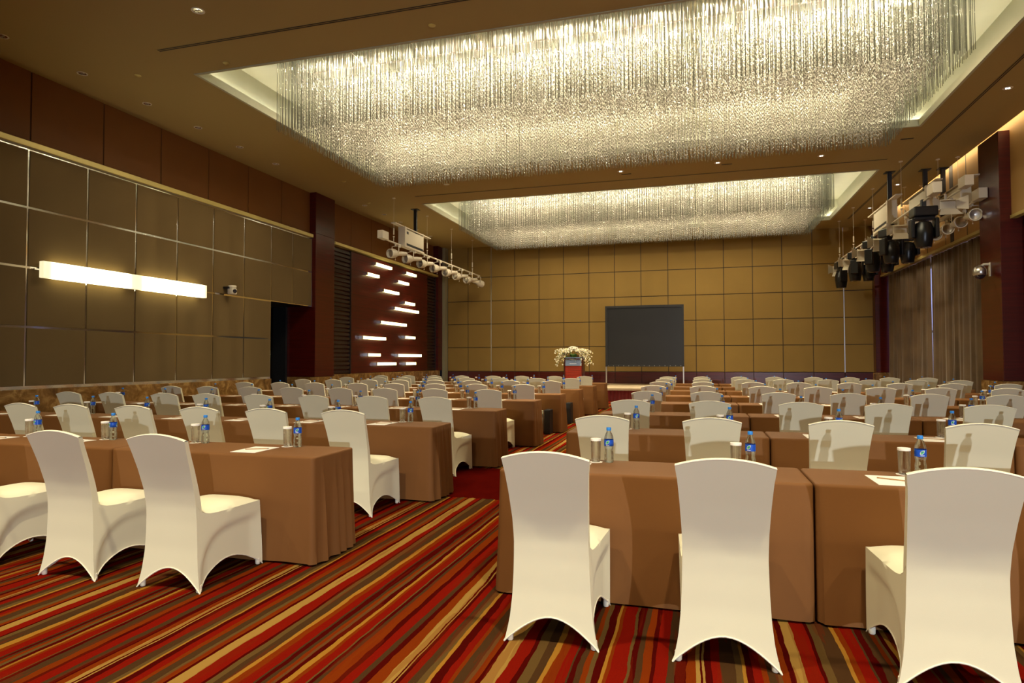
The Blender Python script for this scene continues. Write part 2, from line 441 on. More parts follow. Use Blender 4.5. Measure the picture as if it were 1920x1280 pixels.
curtain(8, 16.28, 6.88, .02, 4.47, 'brown curtain at the right picture edge, nearer than the red pillar', 9)

# ceiling slots
def slot(x0, y0, x1, y1, label):
    t = thing('linear_air_diffuser', label, 'air vent', ((x0+x1)/2, (y0+y1)/2, ZC), 0, None)
    lx, ly = abs(x1-x0), abs(y1-y0); bb = MB()
    if lx > ly: bb.box(-lx/2, -.045, -.004, lx/2, .045, .002)
    else: bb.box(-.045, -ly/2, -.004, .045, ly/2, .002)
    bb.build('frame', M['ceil'], t)
    bb = MB()
    for s in (-1, 1):
        c = s*.02
        if lx > ly: bb.box(-lx/2+.01, c-.012, -.006, lx/2-.01, c+.012, 0)
        else: bb.box(c-.012, -ly/2+.01, -.006, c+.012, ly/2-.01, 0)
    bb.build('slot', M['slot'], t)
slot(-8.36, 8.3, 5.2, 8.3, 'long dark ceiling slot before the nearer chandelier recess')
slot(-8.26, 18.0, 4.7, 18.0, 'dark ceiling slot between the two chandelier recesses')
slot(5.3, -3.5, 5.3, 25.3, 'dark ceiling slot running lengthwise beside the right wall')

# downlights
def downlight(x, y, label, lit=False, big=1.0):
    t = thing('downlight', label, 'ceiling light', (x, y, ZC), 0, None)
    MB().lathe([(.085*big,0),(.085*big,-.006),(.066*big,-.007),(.064*big,.0)], 20).build('trim_ring', M['white_paint'], t, 40)
    MB().lathe([(.063*big,-.003),(.045*big,-.0035)], 20).build('reflector', M['chrome'], t, 40)
    for s in (-1, 1): MB().lathe([(.02*big,-.012),(.016*big,-.004)], 10, (s*.022*big, 0, 0)).build('lamp', M['dimbulb'] if lit else M['steel'], t, 40)
ordn = ['first','second','third','fourth','fifth','sixth','seventh','eighth','ninth','tenth','eleventh','twelfth']
lefts = [7.25, 8.6, 9.98, 11.32, 12.64, 13.99, 18.58, 19.94, 21.2, 22.58, 23.95]
for i, y in enumerate(lefts):
    downlight(-10.3, y, 'small downlight beside the left wall, %s nearest in its line' % ordn[i])
downlight(-6.85, 7.5, 'largest downlight, at the top left before the ceiling slot', big=1.1)
for x, y, l in ((-6.82,17.01,'downlight left of three between the two chandelier recesses'), (-1.88,17.15,'middle-left downlight between the recesses, by a small vent'), (.59,17.1,'middle-right downlight between the recesses'), (3.04,17.24,'rightmost downlight between the two recesses'),
                (5.64,13.89,'downlight near the upper right corner beside the long slot'), (5.65,20.72,'nearer downlight above the right lighting bars'), (5.62,23.68,'farther downlight above the right lighting bars')):
    downlight(x, y, l, lit=(x > -2))
for x, y, l in ((-9.43,8.93,'small round sensor between the left downlights and recess'), (-7.6,8.97,'small round sensor beside the near left recess corner'), (-3.77,8.81,'small round sensor above the near recess edge'), (-9.47,15.91,'small round sensor before the left red pillar'), (-10.0,18.3,'small round sensor above the left lighting bar')):
    o = MB().lathe([(.055,0),(.055,-.01),(.03,-.022),(.0,-.024)], 16, cap=False).build('smoke_detector', M['ledge'], smooth=40, loc=(x, y, ZC)); tag(o, l, 'smoke detector')
for x, y, l in ((.82,17.3,'small dark vent right of centre between the recesses'), (-1.76,17.45,'small dark vent left of centre between the recesses'), (4.7,16.46,'small dark vent near the far right recess corner')):
    bb = MB(); bb.box(-.13,-.03,-.006,.13,.03,0); o = bb.build('ceiling_vent', M['slot'], loc=(x,y,ZC)); tag(o, l, 'air vent')

# ------------------------------------------------------------------ wall lights
def sconce_mat():
    m = mat('lit long sconce diffuser', (.9,.88,.8), .5); k = N(m); tc = k.n('ShaderNodeTexCoord')
    s = k.n('ShaderNodeSeparateXYZ', {'Vector': tc.outputs['Object']}); y = s.outputs['Y']
    def lobe(a, b):   # two fluorescent tubes end to end behind the diffuser
        u = k.n('ShaderNodeMapRange', {'Value': y, 'From Min': a-.12, 'From Max': a+.12, 'To Min': 0, 'To Max': 1}, interpolation_type='SMOOTHSTEP')
        v = k.n('ShaderNodeMapRange', {'Value': y, 'From Min': b-.12, 'From Max': b+.12, 'To Min': 1, 'To Max': 0}, interpolation_type='SMOOTHSTEP')
        return k.math('MULTIPLY', u.outputs[0], v.outputs[0])
    e = k.math('ADD', lobe(-1.72, -.2), lobe(.2, 1.78))
    k.link(k.math('MULTIPLY_ADD', e, 5.0, .75), k.p.inputs['Emission Strength'])
    k.link(k.ramp(e, [(0, (1,.86,.48)), (1, (1,.9,.5))]), k.p.inputs['Emission Color']); return m
t = thing('wall_light', 'long glowing box light on the grey brown panelled left wall', 'wall light', (XL, 10.33, 3.025))
MB().box(.01,-1.9,-.12,.04,1.9,.12).build('back_plate', M['white_paint'], t)
MB().box(.04,-1.93,-.145,.145,1.93,.145,.008).build('diffuser', sconce_mat(), t)
MB().box(.0,-2.0,-.012,.03,-1.9,.012).build('bracket', M['chrome'], t); MB().box(.0,1.9,-.012,.03,1.96,.012).build('bracket', M['chrome'], t)
bars = [(20.38,21.65,4.86),(19.77,20.67,4.43),(22.84,23.83,4.86),(22.13,23.13,4.44),(20.97,22.26,3.98),(22.72,23.69,3.68),(21.86,24.07,3.40),(20.76,22.92,2.81),(19.47,21.19,2.22),(22.75,23.73,2.34),(19.83,20.78,1.63),(22.15,24.34,1.63),(20.48,22.03,1.31),(22.82,23.8,1.31)]
rowname = ['top row, left','second row, left','top row, right','second row, right','third row, alone','fourth row, short','long, just under the fourth row short bar','long, alone halfway down','long leftmost, below the middle','short, right, below the middle','lower left, short','lower right, long','bottom, left','bottom, right']
for (a, c, z), n in zip(bars, rowname):
    t = thing('wall_bar_light', 'lit bar on the dark red wall: '+n, 'wall light', (XL+.02, (a+c)/2, z), 0, 'lit bars on the dark red wall')
    h = (c-a)/2
    MB().box(.03,-h+.02,-.05,.13,h-.02,.05,.01).build('diffuser', M['wallbar_on'], t)
    MB().box(0,-h-.03,-.055,.14,-h+.02,.055,.004).build('end_cap', M['chrome'], t); MB().box(0,h-.02,-.055,.14,h+.0,.055,.004).build('end_cap', M['chrome'], t)
    MB().box(0,-h,-.03,.03,h,.03).build('back_plate', M['blackmetal'], t)

# ------------------------------------------------------------------ chandeliers
import numpy as np
def np_mesh(name, V, F, matl, parent):
    me = bpy.data.meshes.new(name); nf, k_ = F.shape
    me.vertices.add(len(V)); me.vertices.foreach_set('co', V.astype(np.float32).ravel())
    me.loops.add(nf*k_); me.loops.foreach_set('vertex_index', F.astype(np.int32).ravel())
    me.polygons.add(nf); me.polygons.foreach_set('loop_start', np.arange(0, nf*k_, k_, dtype=np.int32))
    me.update(calc_edges=True); me.materials.append(matl)
    o = bpy.data.objects.new(name, me); COL.objects.link(o); o.parent = parent; return o
def instances(base_v, base_f, pos, scl):
    nb = len(base_v); V = (base_v[None]*scl[:, None, :]+pos[:, None, :]).reshape(-1, 3)
    F = (base_f[None]+(np.arange(len(pos))*nb)[:, None, None]).reshape(-1, base_f.shape[1]); return V, F
def chandelier(label, cx, cy, first=None):
    if first is not None:
        c = copy_tree(first); c.location = (cx, cy, 0); c['label'] = label; return c
    rs = np.random.RandomState(3); hx, hy, ztop, zb = 5.58, 2.1, 7.24, 5.7
    t = thing('chandelier', label, 'chandelier', (cx, cy, 0), 0, 'crystal ceiling chandeliers')
    bb = MB(); 
    for i in range(10): bb.box(-hx+i*1.24-.012, -hy, 7.2, -hx+i*1.24+.012, hy, 7.22)
    for j in range(5): bb.box(-hx, -hy+j*1.05-.012, 7.2, hx, -hy+j*1.05+.012, 7.22)
    bb.build('frame', M['white_paint'], t)
    # clear rods round the outside
    P = []
    for ring, sp in ((0, .062), (.07, .07), (.15, .09)):
        for x in np.arange(-hx+ring, hx-ring, sp): P += [(x, -hy+ring), (x+.03, hy-ring)]
        for y in np.arange(-hy+ring, hy-ring, sp): P += [(-hx+ring, y), (hx-ring, y+.02)]
    P = np.array(P)+rs.uniform(-.008, .008, (len(P), 2))
    cyl = np.array([(cos(a)*.0055, sin(a)*.0055, z) for z in (0, 1) for a in (.3, .3+2*pi/3, .3+4*pi/3)])
    cf_ = np.array([(0,1,4,3),(1,2,5,4),(2,0,3,5)])
    L = rs.uniform(-.02, .02, len(P)); pos = np.column_stack([P, zb+L]); scl = np.column_stack([np.ones((len(P), 2)), ztop-(zb+L)])
    near = np.argsort(pos[:, 1])                    # the hundred that show largest hang on the near edge
    near = near[np.argsort(np.abs(pos[near[:400], 0]+0.5))][:100]; rest = np.setdiff1d(np.arange(len(P)), near)
    V, F = instances(cyl, cf_, pos[rest], scl[rest]); o = np_mesh('glass_rods', V, F, M['rod'], t); o['kind'] = 'stuff'
    V, F = instances(cyl, cf_, np.zeros((1, 3)), np.array([[1, 1, ztop-zb]])); r0 = np_mesh('glass_rod', V, F, M['rod'], t)
    r0.location = tuple(pos[near[0]])
    for i in near[1:]:
        r = r0.copy(); r.location = tuple(pos[i]); COL.objects.link(r)
    # strands of cut crystals
    g = .072; xs_, ys_ = np.meshgrid(np.arange(-hx+.24, hx-.2, g), np.arange(-hy+.24, hy-.2, g)); xs_ = xs_.ravel(); ys_ = ys_.ravel()
    xs_ = xs_+rs.uniform(-.024, .024, len(xs_)); ys_ = ys_+rs.uniform(-.008, .008, len(ys_))
    raised = (np.abs(xs_) < hx-1.2) & (ys_ > -hy+1.3) & (ys_ < -hy+2.75)
    bot = np.where(raised, 6.1, zb)+rs.uniform(-.015, .015, len(xs_))
    octa = np.array([(1,0,0),(0,1,0),(-1,0,0),(0,-1,0),(0,0,1),(0,0,-1)], float); of = np.array([(0,1,4),(1,2,4),(2,3,4),(3,0,4),(1,0,5),(2,1,5),(3,2,5),(0,3,5)])
    A = []; S = []
    for k_ in range(13):
        z = bot+.02+k_*.075 if k_ < 8 else bot+.62+(k_-8)*.17
        ok = z < 6.72; n_ = ok.sum()
        A.append(np.column_stack([xs_[ok], ys_[ok], z[ok]+rs.uniform(-.01, .01, n_)]))
        s_ = rs.uniform(.009, .0145, n_); hgt = np.where(rs.rand(n_) < .5, .016, .03); S.append(np.column_stack([s_, s_, hgt]))
    V, F = instances(octa, of, np.vstack(A), np.vstack(S)); o = np_mesh('crystal_strands', V, F, M['crystal'], t); o['kind'] = 'stuff'
    wire = cyl*np.array([.2, .2, 1]); pos = np.column_stack([xs_, ys_, bot]); scl = np.column_stack([np.ones((len(xs_), 2)), 7.22-bot])
    V, F = instances(wire, cf_, pos, scl); o = np_mesh('strand_wires', V, F, M['steel'], t); o['kind'] = 'stuff'
    # halogen capsules
    b0 = None
    for i in range(16):
        for j in range(4):
            p = (-hx+.35+i*(2*hx-.7)/15, -hy+.3+j*(2*hy-.6)/3+.0, 7.18)
            if b0 is None: b0 = MB().lathe([(0.001,-.02),(.014,-.01),(.016,.004),(.008,.02)], 8).build('bulb', M['bulb'], t, 60, loc=p)
            else: q = b0.copy(); q.location = p; COL.objects.link(q)
    index_children(); return t
ch1 = chandelier('nearer and larger-looking crystal chandelier, a rectangle of hanging glass rods', -1.84, 12.2)
chandelier('farther crystal chandelier, a rectangle of hanging glass rods before the back wall', -1.82, 21.65, ch1)

# ------------------------------------------------------------------ lighting bars
def light_bar(X, z, y0, y1, label, wires, hoists, posts, endbox=True):
    t = thing('lighting_bar', label, 'lighting bar', (X, 0, z))
    MB().tube([(0,y0,0),(0,y1,0)], .026, 10).build('bar', M['white_paint'], t, 50)
    if endbox: MB().box(-.09,y0-.42,-.02,.09,y0-.02,.22,.01).build('junction_box', M['white_paint'], t)
    for y in wires:
        w = MB().tube([(0,y,.02),(0,y,.2)], .012, 8); w.lathe([(.03,0),(.03,.03)], 8, (0,y,.17)); w.tube([(0,y,.25),(0,y,.45)], .022, 8)
        w.tube([(0,y,.45),(0,y,ZC-z)], .004, 5); w.lathe([(.05,0),(.05,.02)], 10, (0,y,ZC-z-.02)); w.build('suspension_cable', M['white_paint'], t, 50)
    for y in hoists:
        h = MB(); h.box(-.07,y,.12,.07,y+1.5,.56,.01); h.box(-.12,y-.06,-.03,.12,y+.06,.62,.008); h.box(-.08,y-.65,.6,.08,y+2.1,.63); h.box(-.06,y+1.46,.1,.06,y+1.52,.66); h.box(-.09,y-.02,-.02,.09,y+1.5,.04)
        ho = h.build('hoist_housing', M['white_paint'], t)
        MB().box(-.072,y+.08,.06,.074,y+1.42,.12).box(.068,y+.12,.42,.073,y+.3,.5).build('vent_slot', M['black'], ho)
    for y in posts:
        MB().box(-.05,y-.04,.5,.05,y+.04,ZC-z).box(-.12,y-.12,ZC-z-.015,.12,y+.12,ZC-z).build('cable_sleeve', M['black'], t)
    n = int((y1-y0)/1.1); s = MB()
    for i in range(n): s.lathe([(.045,-.05),(.05,0),(.03,.03)], 10, (0.05, y0+.8+i*1.12, -.05))
    s.build('power_outlet', M['white_paint'], t, 50)
    return t
light_bar(-8.96, 5.08, 17.5, 26.2, 'white lighting bar hung near the left wall, before the red light wall', (17.98,20.55,22.86,25.25), (18.6,), (19.58,))
light_bar(5.07, 5.06, 16.2, 26.4, 'innermost white lighting bar on the right, carrying black moving heads', (18.29,21.0,23.44,25.6), (19.15,), (19.3,))
light_bar(5.92, 5.34, 16.9, 26.0, 'middle white lighting bar on the right, carrying hooded floodlights', (18.37,21.06,23.43,25.6), (18.95,), (19.32,))
light_bar(6.33, 5.12, 17.3, 24.5, 'outermost white lighting bar on the right, nearest the tan wall', (18.3,21.0,23.4), (17.9,), (19.3,))

def par(X, Y, z, lab, grp, rz, cat='spotlight'):
    t = thing('par_spotlight', lab, cat, (X, Y, z), rz, grp)
    d = Vector((0, 1, -.12)).normalized()
    MB().lathe([(.03,-.5),(.06,-.48),(.075,-.3),(.07,-.16),(.085,-.08),(.135,.04),(.15,.14),(.14,.24),(.145,.26),(.125,.26),(.11,.18)], 16, (0,0,-.29), d, cap=False).build('can', M['white_paint'], t, 40)
    MB().lathe([(.11,.18),(.05,.16),(.001,.155)], 14, (0,0,-.29), d, cap=False).build('lens', M['steel'], t, 50)
    y = MB()
    for s in (-1, 1): y.box(s*.14-.006,-.015,-.3,s*.14+.006,.015,-.06)
    y.box(-.14,-.015,-.07,.14,.015,-.055); y.box(-.02,-.02,-.06,.02,.02,.05); y.build('yoke', M['white_paint'], t)
    MB().tube([(0,0,-.36),(0,0,-.48)], .006, 6).lathe([(.014,-.5),(.016,-.48)], 8).build('focus_handle', M['white_paint'], t)
    return t
for i, y in enumerate([18.1,19.2,20.3,21.45,22.6,23.7,24.9,26.0]):
    par(-8.96, y, 5.05, 'white spotlight on the left lighting bar, %s from the camera' % ordn[i], 'white spotlights on the left bar', (2.85, 2.78, 2.9, 2.8, 2.86, 2.76, 2.82, -.35)[i])
for i, y in enumerate([17.5,18.35,19.2,20.05,20.9,21.75,22.6,23.5]):
    par(6.33, y, 5.12, 'white spotlight on the outermost right bar, %s from the camera' % ordn[i], 'white spotlights on the outermost right bar', 3.05)

def moving_head(X, Y, z, lab, grp, rz):
    t = thing('moving_head_spotlight', lab, 'stage light', (X, Y, z), rz, grp)
    t.scale = (1.22, 1.22, 1.22)
    MB().box(-.2,-.17,-.3,.2,.17,-.12,.02).build('base', M['blackmetal'], t)
    MB().box(-.04,-.04,-.12,.04,.04,.03).build('clamp', M['black'], t)
    y = MB(); y.box(-.17,-.08,-.36,.17,.08,-.3,.01)
    for s in (-1, 1): y.box(s*.2-.035,-.1,-.7,s*.2+.035,.1,-.33,.02)
    y.build('yoke', M['blackmetal'], t)
    MB().lathe([(.07,.2),(.13,.17),(.165,.06),(.17,-.05),(.15,-.17),(.13,-.28),(.12,-.29)], 18, (0,.02,-.58)).build('head', M['blackmetal'], t, 40)
    MB().lathe([(.115,-.285),(.05,-.3),(.001,-.305)], 18, (0,.02,-.58), cap=False).build('lens', M['glassy'], t, 50)
M['glassy'] = mat('dark lens glass', (.02,.02,.03), .05, coat=1)
for i, y in enumerate([16.7,19.2,21.0,23.2,25.3]):
    moving_head(5.07, y, 5.06, 'black moving head under the innermost right bar, %s from the camera' % ordn[i], 'black moving heads on the innermost bar', i*.4)
for i, y in enumerate([20.6,22.6,24.9]):
    moving_head(5.84, y, 5.34-.1, 'black moving head under the middle right bar, %s from the camera' % ordn[i], 'black moving heads on the middle bar', i*.1)
def flood(X, Y, z, lab, grp):
    t = thing('hooded_floodlight', lab, 'stage light', (X, Y, z), 0, grp)
    MB().box(-.17,-.15,-.36,.17,.12,-.12,.015).build('housing', M['white_paint'], t)
    MB().box(-.02,-.02,-.12,.02,.02,.04).build('clamp', M['steel'], t)
    def flap(p):
        f = MB(); n = len(f.v); f.v += p+[(q[0], q[1]+.004, q[2]-.004) for q in p]; f.f += [(0,1,2,3),(7,6,5,4),(0,4,5,1),(1,5,6,2),(2,6,7,3),(3,7,4,0)]; return f
    flap([(-.15,-.16,-.14),(.15,-.16,-.14),(.24,-.42,-.2),(-.24,-.42,-.2)]).build('top_flap', M['white_paint'], t)
    flap([(-.15,-.16,-.34),(.15,-.16,-.34),(.24,-.34,-.52),(-.24,-.34,-.52)]).build('bottom_flap', M['white_paint'], t)
    for s in (-1, 1): flap([(s*.17,-.16,-.14),(s*.17,-.16,-.34),(s*.36,-.34,-.42),(s*.36,-.34,-.08)]).build('side_flap', M['white_paint'], t)
for i, y in enumerate([17.5,19.5,21.5,23.6,25.8]):
    flood(5.78, y, 5.34, 'cream floodlight with flaps on the middle right bar, %s from the camera' % ordn[i], 'hooded floodlights on the middle right bar')
for i, y in enumerate([18.6,20.5,22.4,24.4,26.1]):
    flood(5.07, y, 5.0, 'cream floodlight with flaps on the innermost right bar, %s from the camera' % ordn[i], 'hooded floodlights on the innermost right bar')

# cameras on the walls
t = thing('wall_mounted_camera', 'small white camera on the left wall right of the long light', 'camera', (XL, 13.07, 3.2))
MB().box(0,-.12,-.02,.16,.12,.03,.01).build('bracket', M['black'], t); MB().lathe([(.09,0),(.1,.04),(.09,.06)], 16, (.17,0,.0)).build('base', M['white_paint'], t, 40)
h = MB().box(.09,-.085,-.16,.25,.085,-.0,.03).build('head', M['white_paint'], t, 40); MB().lathe([(.05,0),(.05,.03),(.03,.035)], 16, (.245,-.02,-.08), (1,-.3,-.1)).build('lens', M['glassy'], h, 40)
t = thing('wall_mounted_camera', 'silver dome camera on an arm from the right red pillar', 'camera', (XR, 16.9, 3.5))
MB().box(-.02,-.05,-.2,.0,.05,.12,.01).tube([(0,0,.08),(-.12,0,.08),(-.2,0,.02)], .03, 10).build('arm', M['white_paint'], t, 50)
MB().lathe([(.03,.06),(.1,.02),(.13,-.04),(.135,-.15),(.12,-.17)], 20, (-.2,0,0)).build('housing', M['steel'], t, 40)
MB().lathe([(.11,-.165),(.09,-.21),(.05,-.25),(.001,-.262)], 20, (-.2,0,0), cap=False).build('dome', M['glassy'], t, 60)

# ------------------------------------------------------------------ stage, screen, lectern
t = thing('stage_platform', 'low pale stage platform with a dark red pleated skirt', 'stage', (-2, 24.5, 0))
MB().box(-4.5,-2.2,.38,4.5,2.35,.46,.006).build('deck', M['stagetop'], t)
sk = MB(); n = 420
sk.grid(lambda u, v: (-4.47+8.94*u, -2.17+.022*sin(u*n*1.05)*(.6+.4*v), .385*(1-v)+.003), n*2, 3)
sk.grid(lambda u, v: (-4.47+.02*sin(u*n*.5), -2.17+4.4*u, .385*(1-v)+.003), n, 2)
sk.build('skirt', M['stageskirt'], t, 80)
t = thing('projection_screen', 'large dark projection screen in a black frame on thin legs', 'screen', (-1.9, 25, .46))
SX, S0, S1 = 1.48, .72, 3.07
b = MB(); w = .085
b.box(-SX,-.03,S0,-SX+w,.03,S1); b.box(SX-w,-.03,S0,SX,.03,S1); b.box(-SX+w,-.03,S0,SX-w,.03,S0+w); b.box(-SX+w,-.03,S1-w,SX-w,.03,S1); b.build('frame', M['black'], t)
MB().box(-SX+w,-.0,S0+w,SX-w,.012,S1-w).build('screen_surface', M['screen'], t)
sn = MB()
for i in range(15): sn.lathe([(.012,0),(.012,.004)], 8, (-SX+.12+i*.194, -.031, S0+.03), (0,-1,0))
sn.build('snap_studs', M['steel'], t)
for s in (-1, 1):
    l = MB(); l.box(s*(SX-.03)-.022,-.02,0,s*(SX-.03)+.022,.02,S0+.05); l.box(s*(SX-.03)-.03,-.35,0,s*(SX-.03)+.03,.5,.02); l.build('leg', M['steel'], t)
t = thing('lectern', 'red brown wooden lectern with a grey blue front sign', 'lectern', (-4.5, 24.45, .46))
b = MB()
for i in range(8): b.box(-.31,-.25,.05+i*.088,.31,-.22,.05+i*.088+.084,.003)
b.box(-.36,-.28,0,.36,.25,.05,.004); b.build('front_panel', M['redwood_l'] if 'redwood_l' in M else M['redwood_p'], t)
b = MB()
for s in (-1, 1): b.box(s*.36,-.24,.05,s*.31,.25,1.05,.005)
b.box(-.31,.2,.05,.31,.22,.75); b.build('side_panel', M['redwood_p'], t)
b = MB(); 
b.grid(lambda u, v: (-.34+.68*u, -.3+.5*v, 1.03+.14*v), 1, 1); b.grid(lambda u, v: (-.34+.68*u, -.3+.5*v, 1.0+.14*v), 1, 1); b.quad((-.34,-.3,1.0),(.34,-.3,1.0),(.34,-.3,1.03),(-.34,-.3,1.03)); b.build('top', M['redwood_p'], t)
sg = MB().box(-.31,-.27,.76,.31,-.25,1.09,.004).build('front_sign', M['sign'], t)
sg2 = MB(); 
for (x0, x1, z) in ((-.17,.0,.99),(.04,.12,.99),(-.14,.12,.84)):
    x = x0
    while x < x1: sg2.box(x,-.273,z-.012,x+.016,-.27,z+.012); x += .024
sg2.build('sign_text', M['leafw'], sg)
t = thing('flower_arrangement', 'wide white flower arrangement with trailing sprays on the lectern', 'flowers', (-4.52, 24.3, 1.64))
MB().lathe([(.06,-.13),(.12,-.06),(.15,.0),(.12,.02)], 12).build('bowl', M['green'], t, 50)
def blossoms(pts, r, name, mm, kind='stuff', squash=.7):
    bb = MB()
    for p in pts:
        rr = r*random.uniform(.7, 1.25); c = Vector((0,0,1)) if random.random() < .2 else Vector((random.uniform(-1,1), random.uniform(-1,.2), random.uniform(-.3,1))).normalized()
        bb.lathe([(rr*.2,-rr*.4),(rr*.85,-rr*.1),(rr,rr*.15*squash),(rr*.5,rr*.4*squash),(rr*.1,rr*.3)], 6, p, c)
    o = bb.build(name, mm, t, 60); o['kind'] = kind
pts = []
for i in range(150):
    a = random.uniform(0, 2*pi); e = random.uniform(.05, 1.45)
    pts.append((.28*cos(a)*cos(e), .2*sin(a)*cos(e), .06+.24*sin(e)))
blossoms(pts, .033, 'rose_dome', M['flower'])
pts = []; pts2 = []; stems = MB()
for s in (-1, 1):
    for j in range(26):
        L = random.uniform(.2, .62); dp = random.uniform(.0, .42) if j % 3 else random.uniform(.35, .6); yy0 = random.uniform(-.18, .15)
        path = [(s*(.12+L*q), yy0-.05*q, .1+.12*sin(pi*q*.8)-dp*q*q) for q in [i/11 for i in range(12)]]
        stems.tube(path, .004, 4)
        for q, p in enumerate(path[2:]):
            for r_ in range(3):
                (pts if random.random() < .72 else pts2).append((p[0]+random.uniform(-.03,.03), p[1]+random.uniform(-.03,.03), p[2]+random.uniform(-.03,.03)))
blossoms(pts, .025, 'trailing_blossoms', M['flower']); blossoms(pts2, .022, 'yellow_buds', M['flowery']); stems.build('stems', M['green'], t)
lv = MB()
for i in range(110):
    a = random.uniform(0, 2*pi); r_ = random.uniform(.1, .42); p = Vector((r_*cos(a)*1.1, -abs(r_*sin(a))*.6, random.uniform(-.2, .14))); d = Vector((random.uniform(-1,1), -.5, random.uniform(-1,.3))).normalized()*.09; n_ = Vector((.3,.2,1)).cross(d).normalized()*.018
    lv.quad(tuple(p), tuple(p+d*.5+n_), tuple(p+d), tuple(p+d*.5-n_))
o = lv.build('leaves', M['green'], t); o['kind'] = 'stuff'

# ------------------------------------------------------------------ chair
def lerpk(kp, z):
    if z <= kp[0][0]: return kp[0][1]
    for (a, va), (b_, vb) in zip(kp, kp[1:]):
        if z <= b_:
            t_ = (z-a)/(b_-a); t_ = t_*t_*(3-2*t_) if False else t_; return va+(vb-va)*t_
    return kp[-1][1]
WB = [(0,.24),(.05,.227),(.12,.213),(.22,.202),(.35,.195),(.5,.191),(.62,.193),(.75,.2),(.86,.208),(.93,.216)]
YBK = [(0,-.015),(.1,-.004),(.25,.006),(.42,.006),(.52,.0),(.62,-.02),(.75,-.06),(.94,-.13),(1,-.152)]
ARCH = .135; ZS = .452
def hem(u): return ARCH*max(0, sin(pi*u))**.8
def sm(x): x = max(0, min(1, x)); return x*x*(3-2*x)
def rise(u): return .085*exp(-u*.6/.045)
def seat_side(s):
    def f(u, v):
        zh = hem(u); z = zh+(ZS+rise(u)-zh)*v
        xr = s*lerpk(WB, z); zq = min(1, z/ZS); xf = s*(.216+.008*zq); yr = lerpk(YBK, z); yf = .605-.045*zq**1.3
        x = xr+(xf-xr)*u; y = yr+(yf-yr)*u
        zc = .375*(1-exp(-u/.13)); ins = sm((zc-z)/.05)*min(1, sin(pi*u)*2.2)*.023
        x -= s*(ins+.008*sin(pi*u)*max(0, 1-z/ZS)); return (x, y, z)
    return f
def seat_front(u, v):
    zh = hem(u); z = zh+(ZS-zh)*v; a = 2*u-1
    return (a*(.216+.008*(z/ZS)), .605-.045*(z/ZS)**1.3-.014*(1-a*a)*(1-z/ZS)+.012*(1-a*a)*(z/ZS), z)
def seat_top(u, v):
    a = 2*u-1; yr = lerpk(YBK, ZS)+.018; w = .224+(lerpk(WB, ZS+.085)-.224)*v
    yf = .56+.012*(1-a*a); q = 1-v; zr_ = ZS+rise(q); yr = lerpk(YBK, zr_)+.018*(1-a*a); y = yf+(yr-yf)*v
    w = (lerpk(WB, zr_)*v+.224*q)
    h = .042*(1-abs(a)**5)*(1-max(0, 1-2*v)**5)*(1-.6*max(0, 2*v-1)**4)
    return (a*w, y, zr_+h)
def back_rear(u, v):
    a = 2*u-1; zt_ = .938+.036*(1-a*a); z0 = hem(u); z = z0+(zt_-z0)*v
    return (a*lerpk(WB, z)*(1+.01*sm((z-.88)/.05)), lerpk(YBK, z)+.006*(1-a*a), z)
TH = [(.4,.05),(.6,.042),(.93,.03),(1,.03)]
def back_front(u, v):
    a = 2*u-1; zt_ = .938+.036*(1-a*a); z0 = .44; z = z0+(zt_-z0)*v
    return (a*lerpk(WB, z)*(1+.01*sm((z-.88)/.05)), lerpk(YBK, z)+lerpk(TH, z)+.01*(1-a*a)*sm((.7-z)/.2), z)
def uw(i): return i
def make_chair(label):
    t = thing('banquet_chair', label, 'chair')
    # spacing of columns is tightened near the legs so the hem keeps its cusps
    cs = lambda u: .5-.5*cos(pi*u)
    b = MB()
    for s in (-1, 1): b.grid(lambda u, v: seat_side(s)(cs(u), v), 20, 14)
    b.grid(lambda u, v: seat_front(cs(u), v), 16, 10); b.grid(seat_top, 18, 16)
    b.build('seat_cover', M['cover'], t, 42, weld=True)
    b = MB(); b.grid(lambda u, v: back_rear(cs(u), v), 18, 30); b.grid(lambda u, v: back_front(cs(u), v), 18, 16)
    for s in (0, 1): b.grid(lambda u, v: tuple(Vector(back_rear(s, (0.44+(.938-.44)*v)/.938))*(1-u)+Vector(back_front(s, v))*u), 1, 16)
    b.grid(lambda u, v: tuple(Vector(back_rear(cs(u), 1))*(1-v)+Vector(back_front(cs(u), 1))*v+Vector((0,0,.007*sin(pi*v)))), 18, 4)
    b.build('backrest_cover', M['cover'], t, 42, weld=True)
    h = MB(); U = [cs(i/22) for i in range(23)]
    h.tube([back_rear(u, 0) for u in U], .0042, 5); h.tube([seat_front(u, 0) for u in U], .0042, 5)
    for s in (-1, 1): h.tube([seat_side(s)(u, 0) for u in U], .0042, 5)
    h.build('hem', M['hem'], t, 60); h = MB()
    T = [cs(i/18) for i in range(19)]
    h.tube([tuple(Vector(back_rear(u, 1))+Vector((0,0,.001))) for u in T], .0035, 5)
    h.build('piping', M['hem'], t, 60)
    for (x, y) in ((-.228,-.006),(.228,-.006),(-.21,.594),(.21,.594)):
        sx = 1 if x > 0 else -1; sy = 1 if y > .3 else -1; p = MB()
        p.lathe([(.013,.001),(.0165,.005),(.0175,.025),(.016,.045)], 10, (x-sx*.0135, y-sy*.0135, 0)); p.build('foot_pocket', M['hem'], t, 40)
    return t

